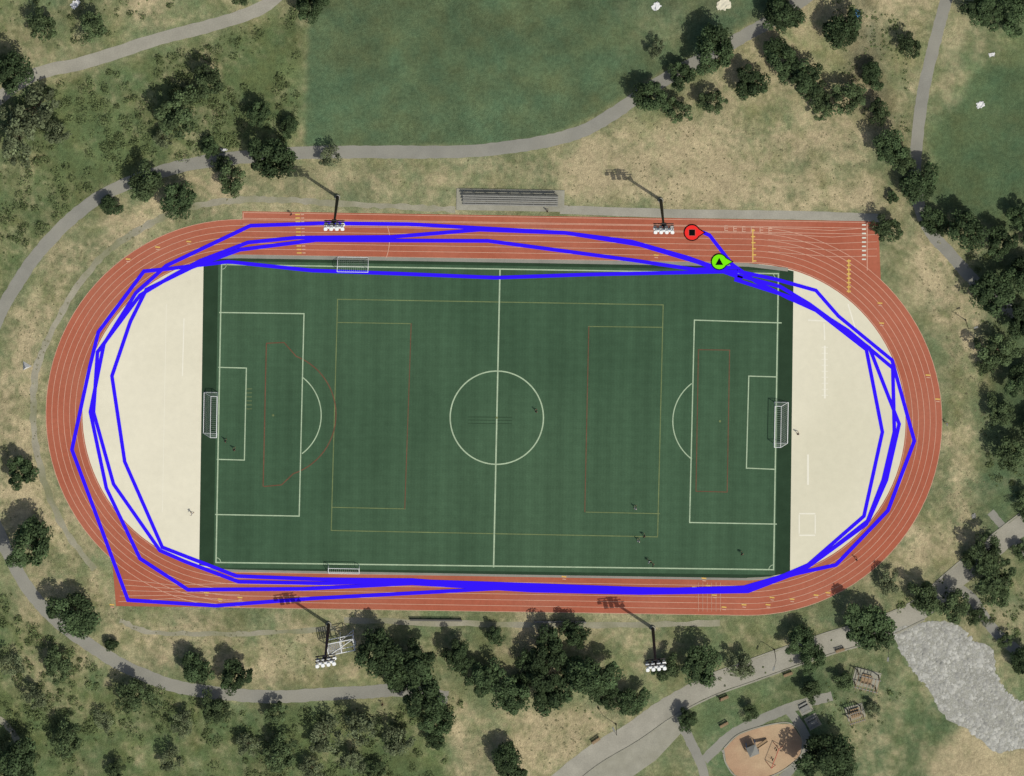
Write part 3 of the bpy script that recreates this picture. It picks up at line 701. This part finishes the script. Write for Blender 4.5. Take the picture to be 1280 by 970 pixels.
b = B(); b.add([(-0.8,-0.9,0),(-0.8,0.9,0),(0.9,-0.1,0),(-0.2,0,1.3)], [(0,3,1),(1,3,2),(2,3,0)], 'shirt_w'); b.tube((-0.2,0,0),(-0.2,0,1.35),0.03,0.03,'darksteel',5)
b.obj('small_tent', (*W((34,457)),0.01), 0)

# ------------------------------------------------------------------ people
def person_mesh(name, stride, shirt):
    J = [(0,0,0.95),(0,0,1.15),(0,0,1.38),(0,0.01,1.50),(0,0.02,1.60),(0,0.02,1.72),
         (0.10,0,0.90),(0.11,stride*0.25,0.50),(0.11,stride*0.22-0.05,0.08),(0.11,stride*0.22+0.14,0.04),
         (-0.10,0,0.90),(-0.11,-stride*0.12,0.50),(-0.11,-stride*0.5,0.10),(-0.11,-stride*0.5+0.18,0.04),
         (0.18,0,1.40),(0.24,-stride*0.18,1.13),(0.24,-stride*0.05+0.1,0.90),(0.24,-stride*0.03+0.15,0.80),
         (-0.18,0,1.40),(-0.24,stride*0.18,1.13),(-0.24,stride*0.3+0.1,0.95),(-0.24,stride*0.33+0.15,0.86)]
    E = [(0,1),(1,2),(2,3),(3,4),(4,5),(0,6),(6,7),(7,8),(8,9),(0,10),(10,11),(11,12),(12,13),(2,14),(14,15),(15,16),(16,17),(2,18),(18,19),(19,20),(20,21)]
    R = [.14,.13,.15,.06,.10,.09,.10,.07,.045,.035,.10,.07,.045,.035,.065,.048,.035,.03,.065,.048,.035,.03]
    me = bpy.data.meshes.new(name+'_cage'); me.from_pydata(J, E, []); o = bpy.data.objects.new(name+'_cage', me); col.objects.link(o)
    o.modifiers.new('s','SKIN'); sv = me.skin_vertices[0].data
    for i, q in enumerate(R): sv[i].radius = (q, q*0.8)
    sv[0].use_root = True
    sb = o.modifiers.new('b','SUBSURF'); sb.levels = 1; sb.render_levels = 1
    dg = bpy.context.evaluated_depsgraph_get(); out = bpy.data.meshes.new_from_object(o.evaluated_get(dg))
    bpy.data.objects.remove(o); out.name = name
    out.materials.clear()
    for k in ('skin', shirt, 'shorts', 'hair'): out.materials.append(M[k])
    for p in out.polygons:
        c = p.center
        if c.z > 1.66 or (c.z > 1.58 and c.y < -0.01): p.material_index = 3
        elif c.z > 1.46: p.material_index = 0
        elif c.z > 0.98 and abs(c.x) < 0.21 or c.z > 1.2: p.material_index = 1
        elif c.z > 0.58 and abs(c.x) < 0.2: p.material_index = 2
        else: p.material_index = 0
    return out
pm = {'d': person_mesh('figure_dark_shirt', 0.5, 'shirt_d'), 'w': person_mesh('figure_white_shirt', 0.9, 'shirt_w')}
for nm, p, s in [('football_player',(282,549),'d'),('football_player',(293,560),'d'),('football_player',(794,633),'w'),('football_player',(798,674),'w'),('football_player',(805,668),'d'),('football_player',(811,700),'w'),('football_player',(816,704),'d'),('football_player',(927,690),'d'),('pedestrian',(997,540),'d'),('runner',(1070,697),'d'),('pedestrian',(684,262),'d'),('runner',(364,266),'d'),('pedestrian',(1183,528),'w'),('pedestrian',(900,872),'d'),('pedestrian',(478,878),'d'),('football_player',(670,512),'d'),('pedestrian',(240,640),'w')]:
    o = bpy.data.objects.new(nm, pm[s]); col.objects.link(o); o.location = (*W(p), 0.05); o.rotation_euler = (0,0,random.uniform(0,6.28))

# ------------------------------------------------------------------ light
sdir = Vector((0.836*math.cos(math.radians(60)), -0.548*math.cos(math.radians(60)), math.sin(math.radians(60)))).normalized()
sun = bpy.data.lights.new('sun', 'SUN'); sun.energy = 4.0; sun.angle = math.radians(0.5); sun.color = (1.0, 0.96, 0.90)
so = bpy.data.objects.new('sun', sun); col.objects.link(so); so.rotation_euler = sdir.to_track_quat('Z', 'Y').to_euler(); so.location = (60,-60,120)
w = bpy.data.worlds.new('World'); scene.world = w; w.use_nodes = True
nt = w.node_tree; sk = nt.nodes.new('ShaderNodeTexSky'); sk.sky_type = 'NISHITA'; sk.sun_disc = False
sk.sun_elevation = math.radians(60); sk.sun_rotation = math.atan2(0.836, -0.548)
sk.dust_density = 3.0
bg = nt.nodes['Background']; nt.links.new(sk.outputs[0], bg.inputs['Color']); bg.inputs['Strength'].default_value = 0.12

cam = bpy.data.cameras.new('camera'); co_ = bpy.data.objects.new('camera', cam); col.objects.link(co_); scene.camera = co_
co_.location = (0, LEAN*H, H); co_.rotation_euler = (0,0,0)
Wd = 1280*S; cam.sensor_width = 36; cam.lens = 36*H/Wd; cam.shift_y = -LEAN*H/Wd
cam.clip_start = 10; cam.clip_end = 12000
scene.view_settings.view_transform = 'Standard'; scene.view_settings.look = 'None'; scene.view_settings.exposure = 0
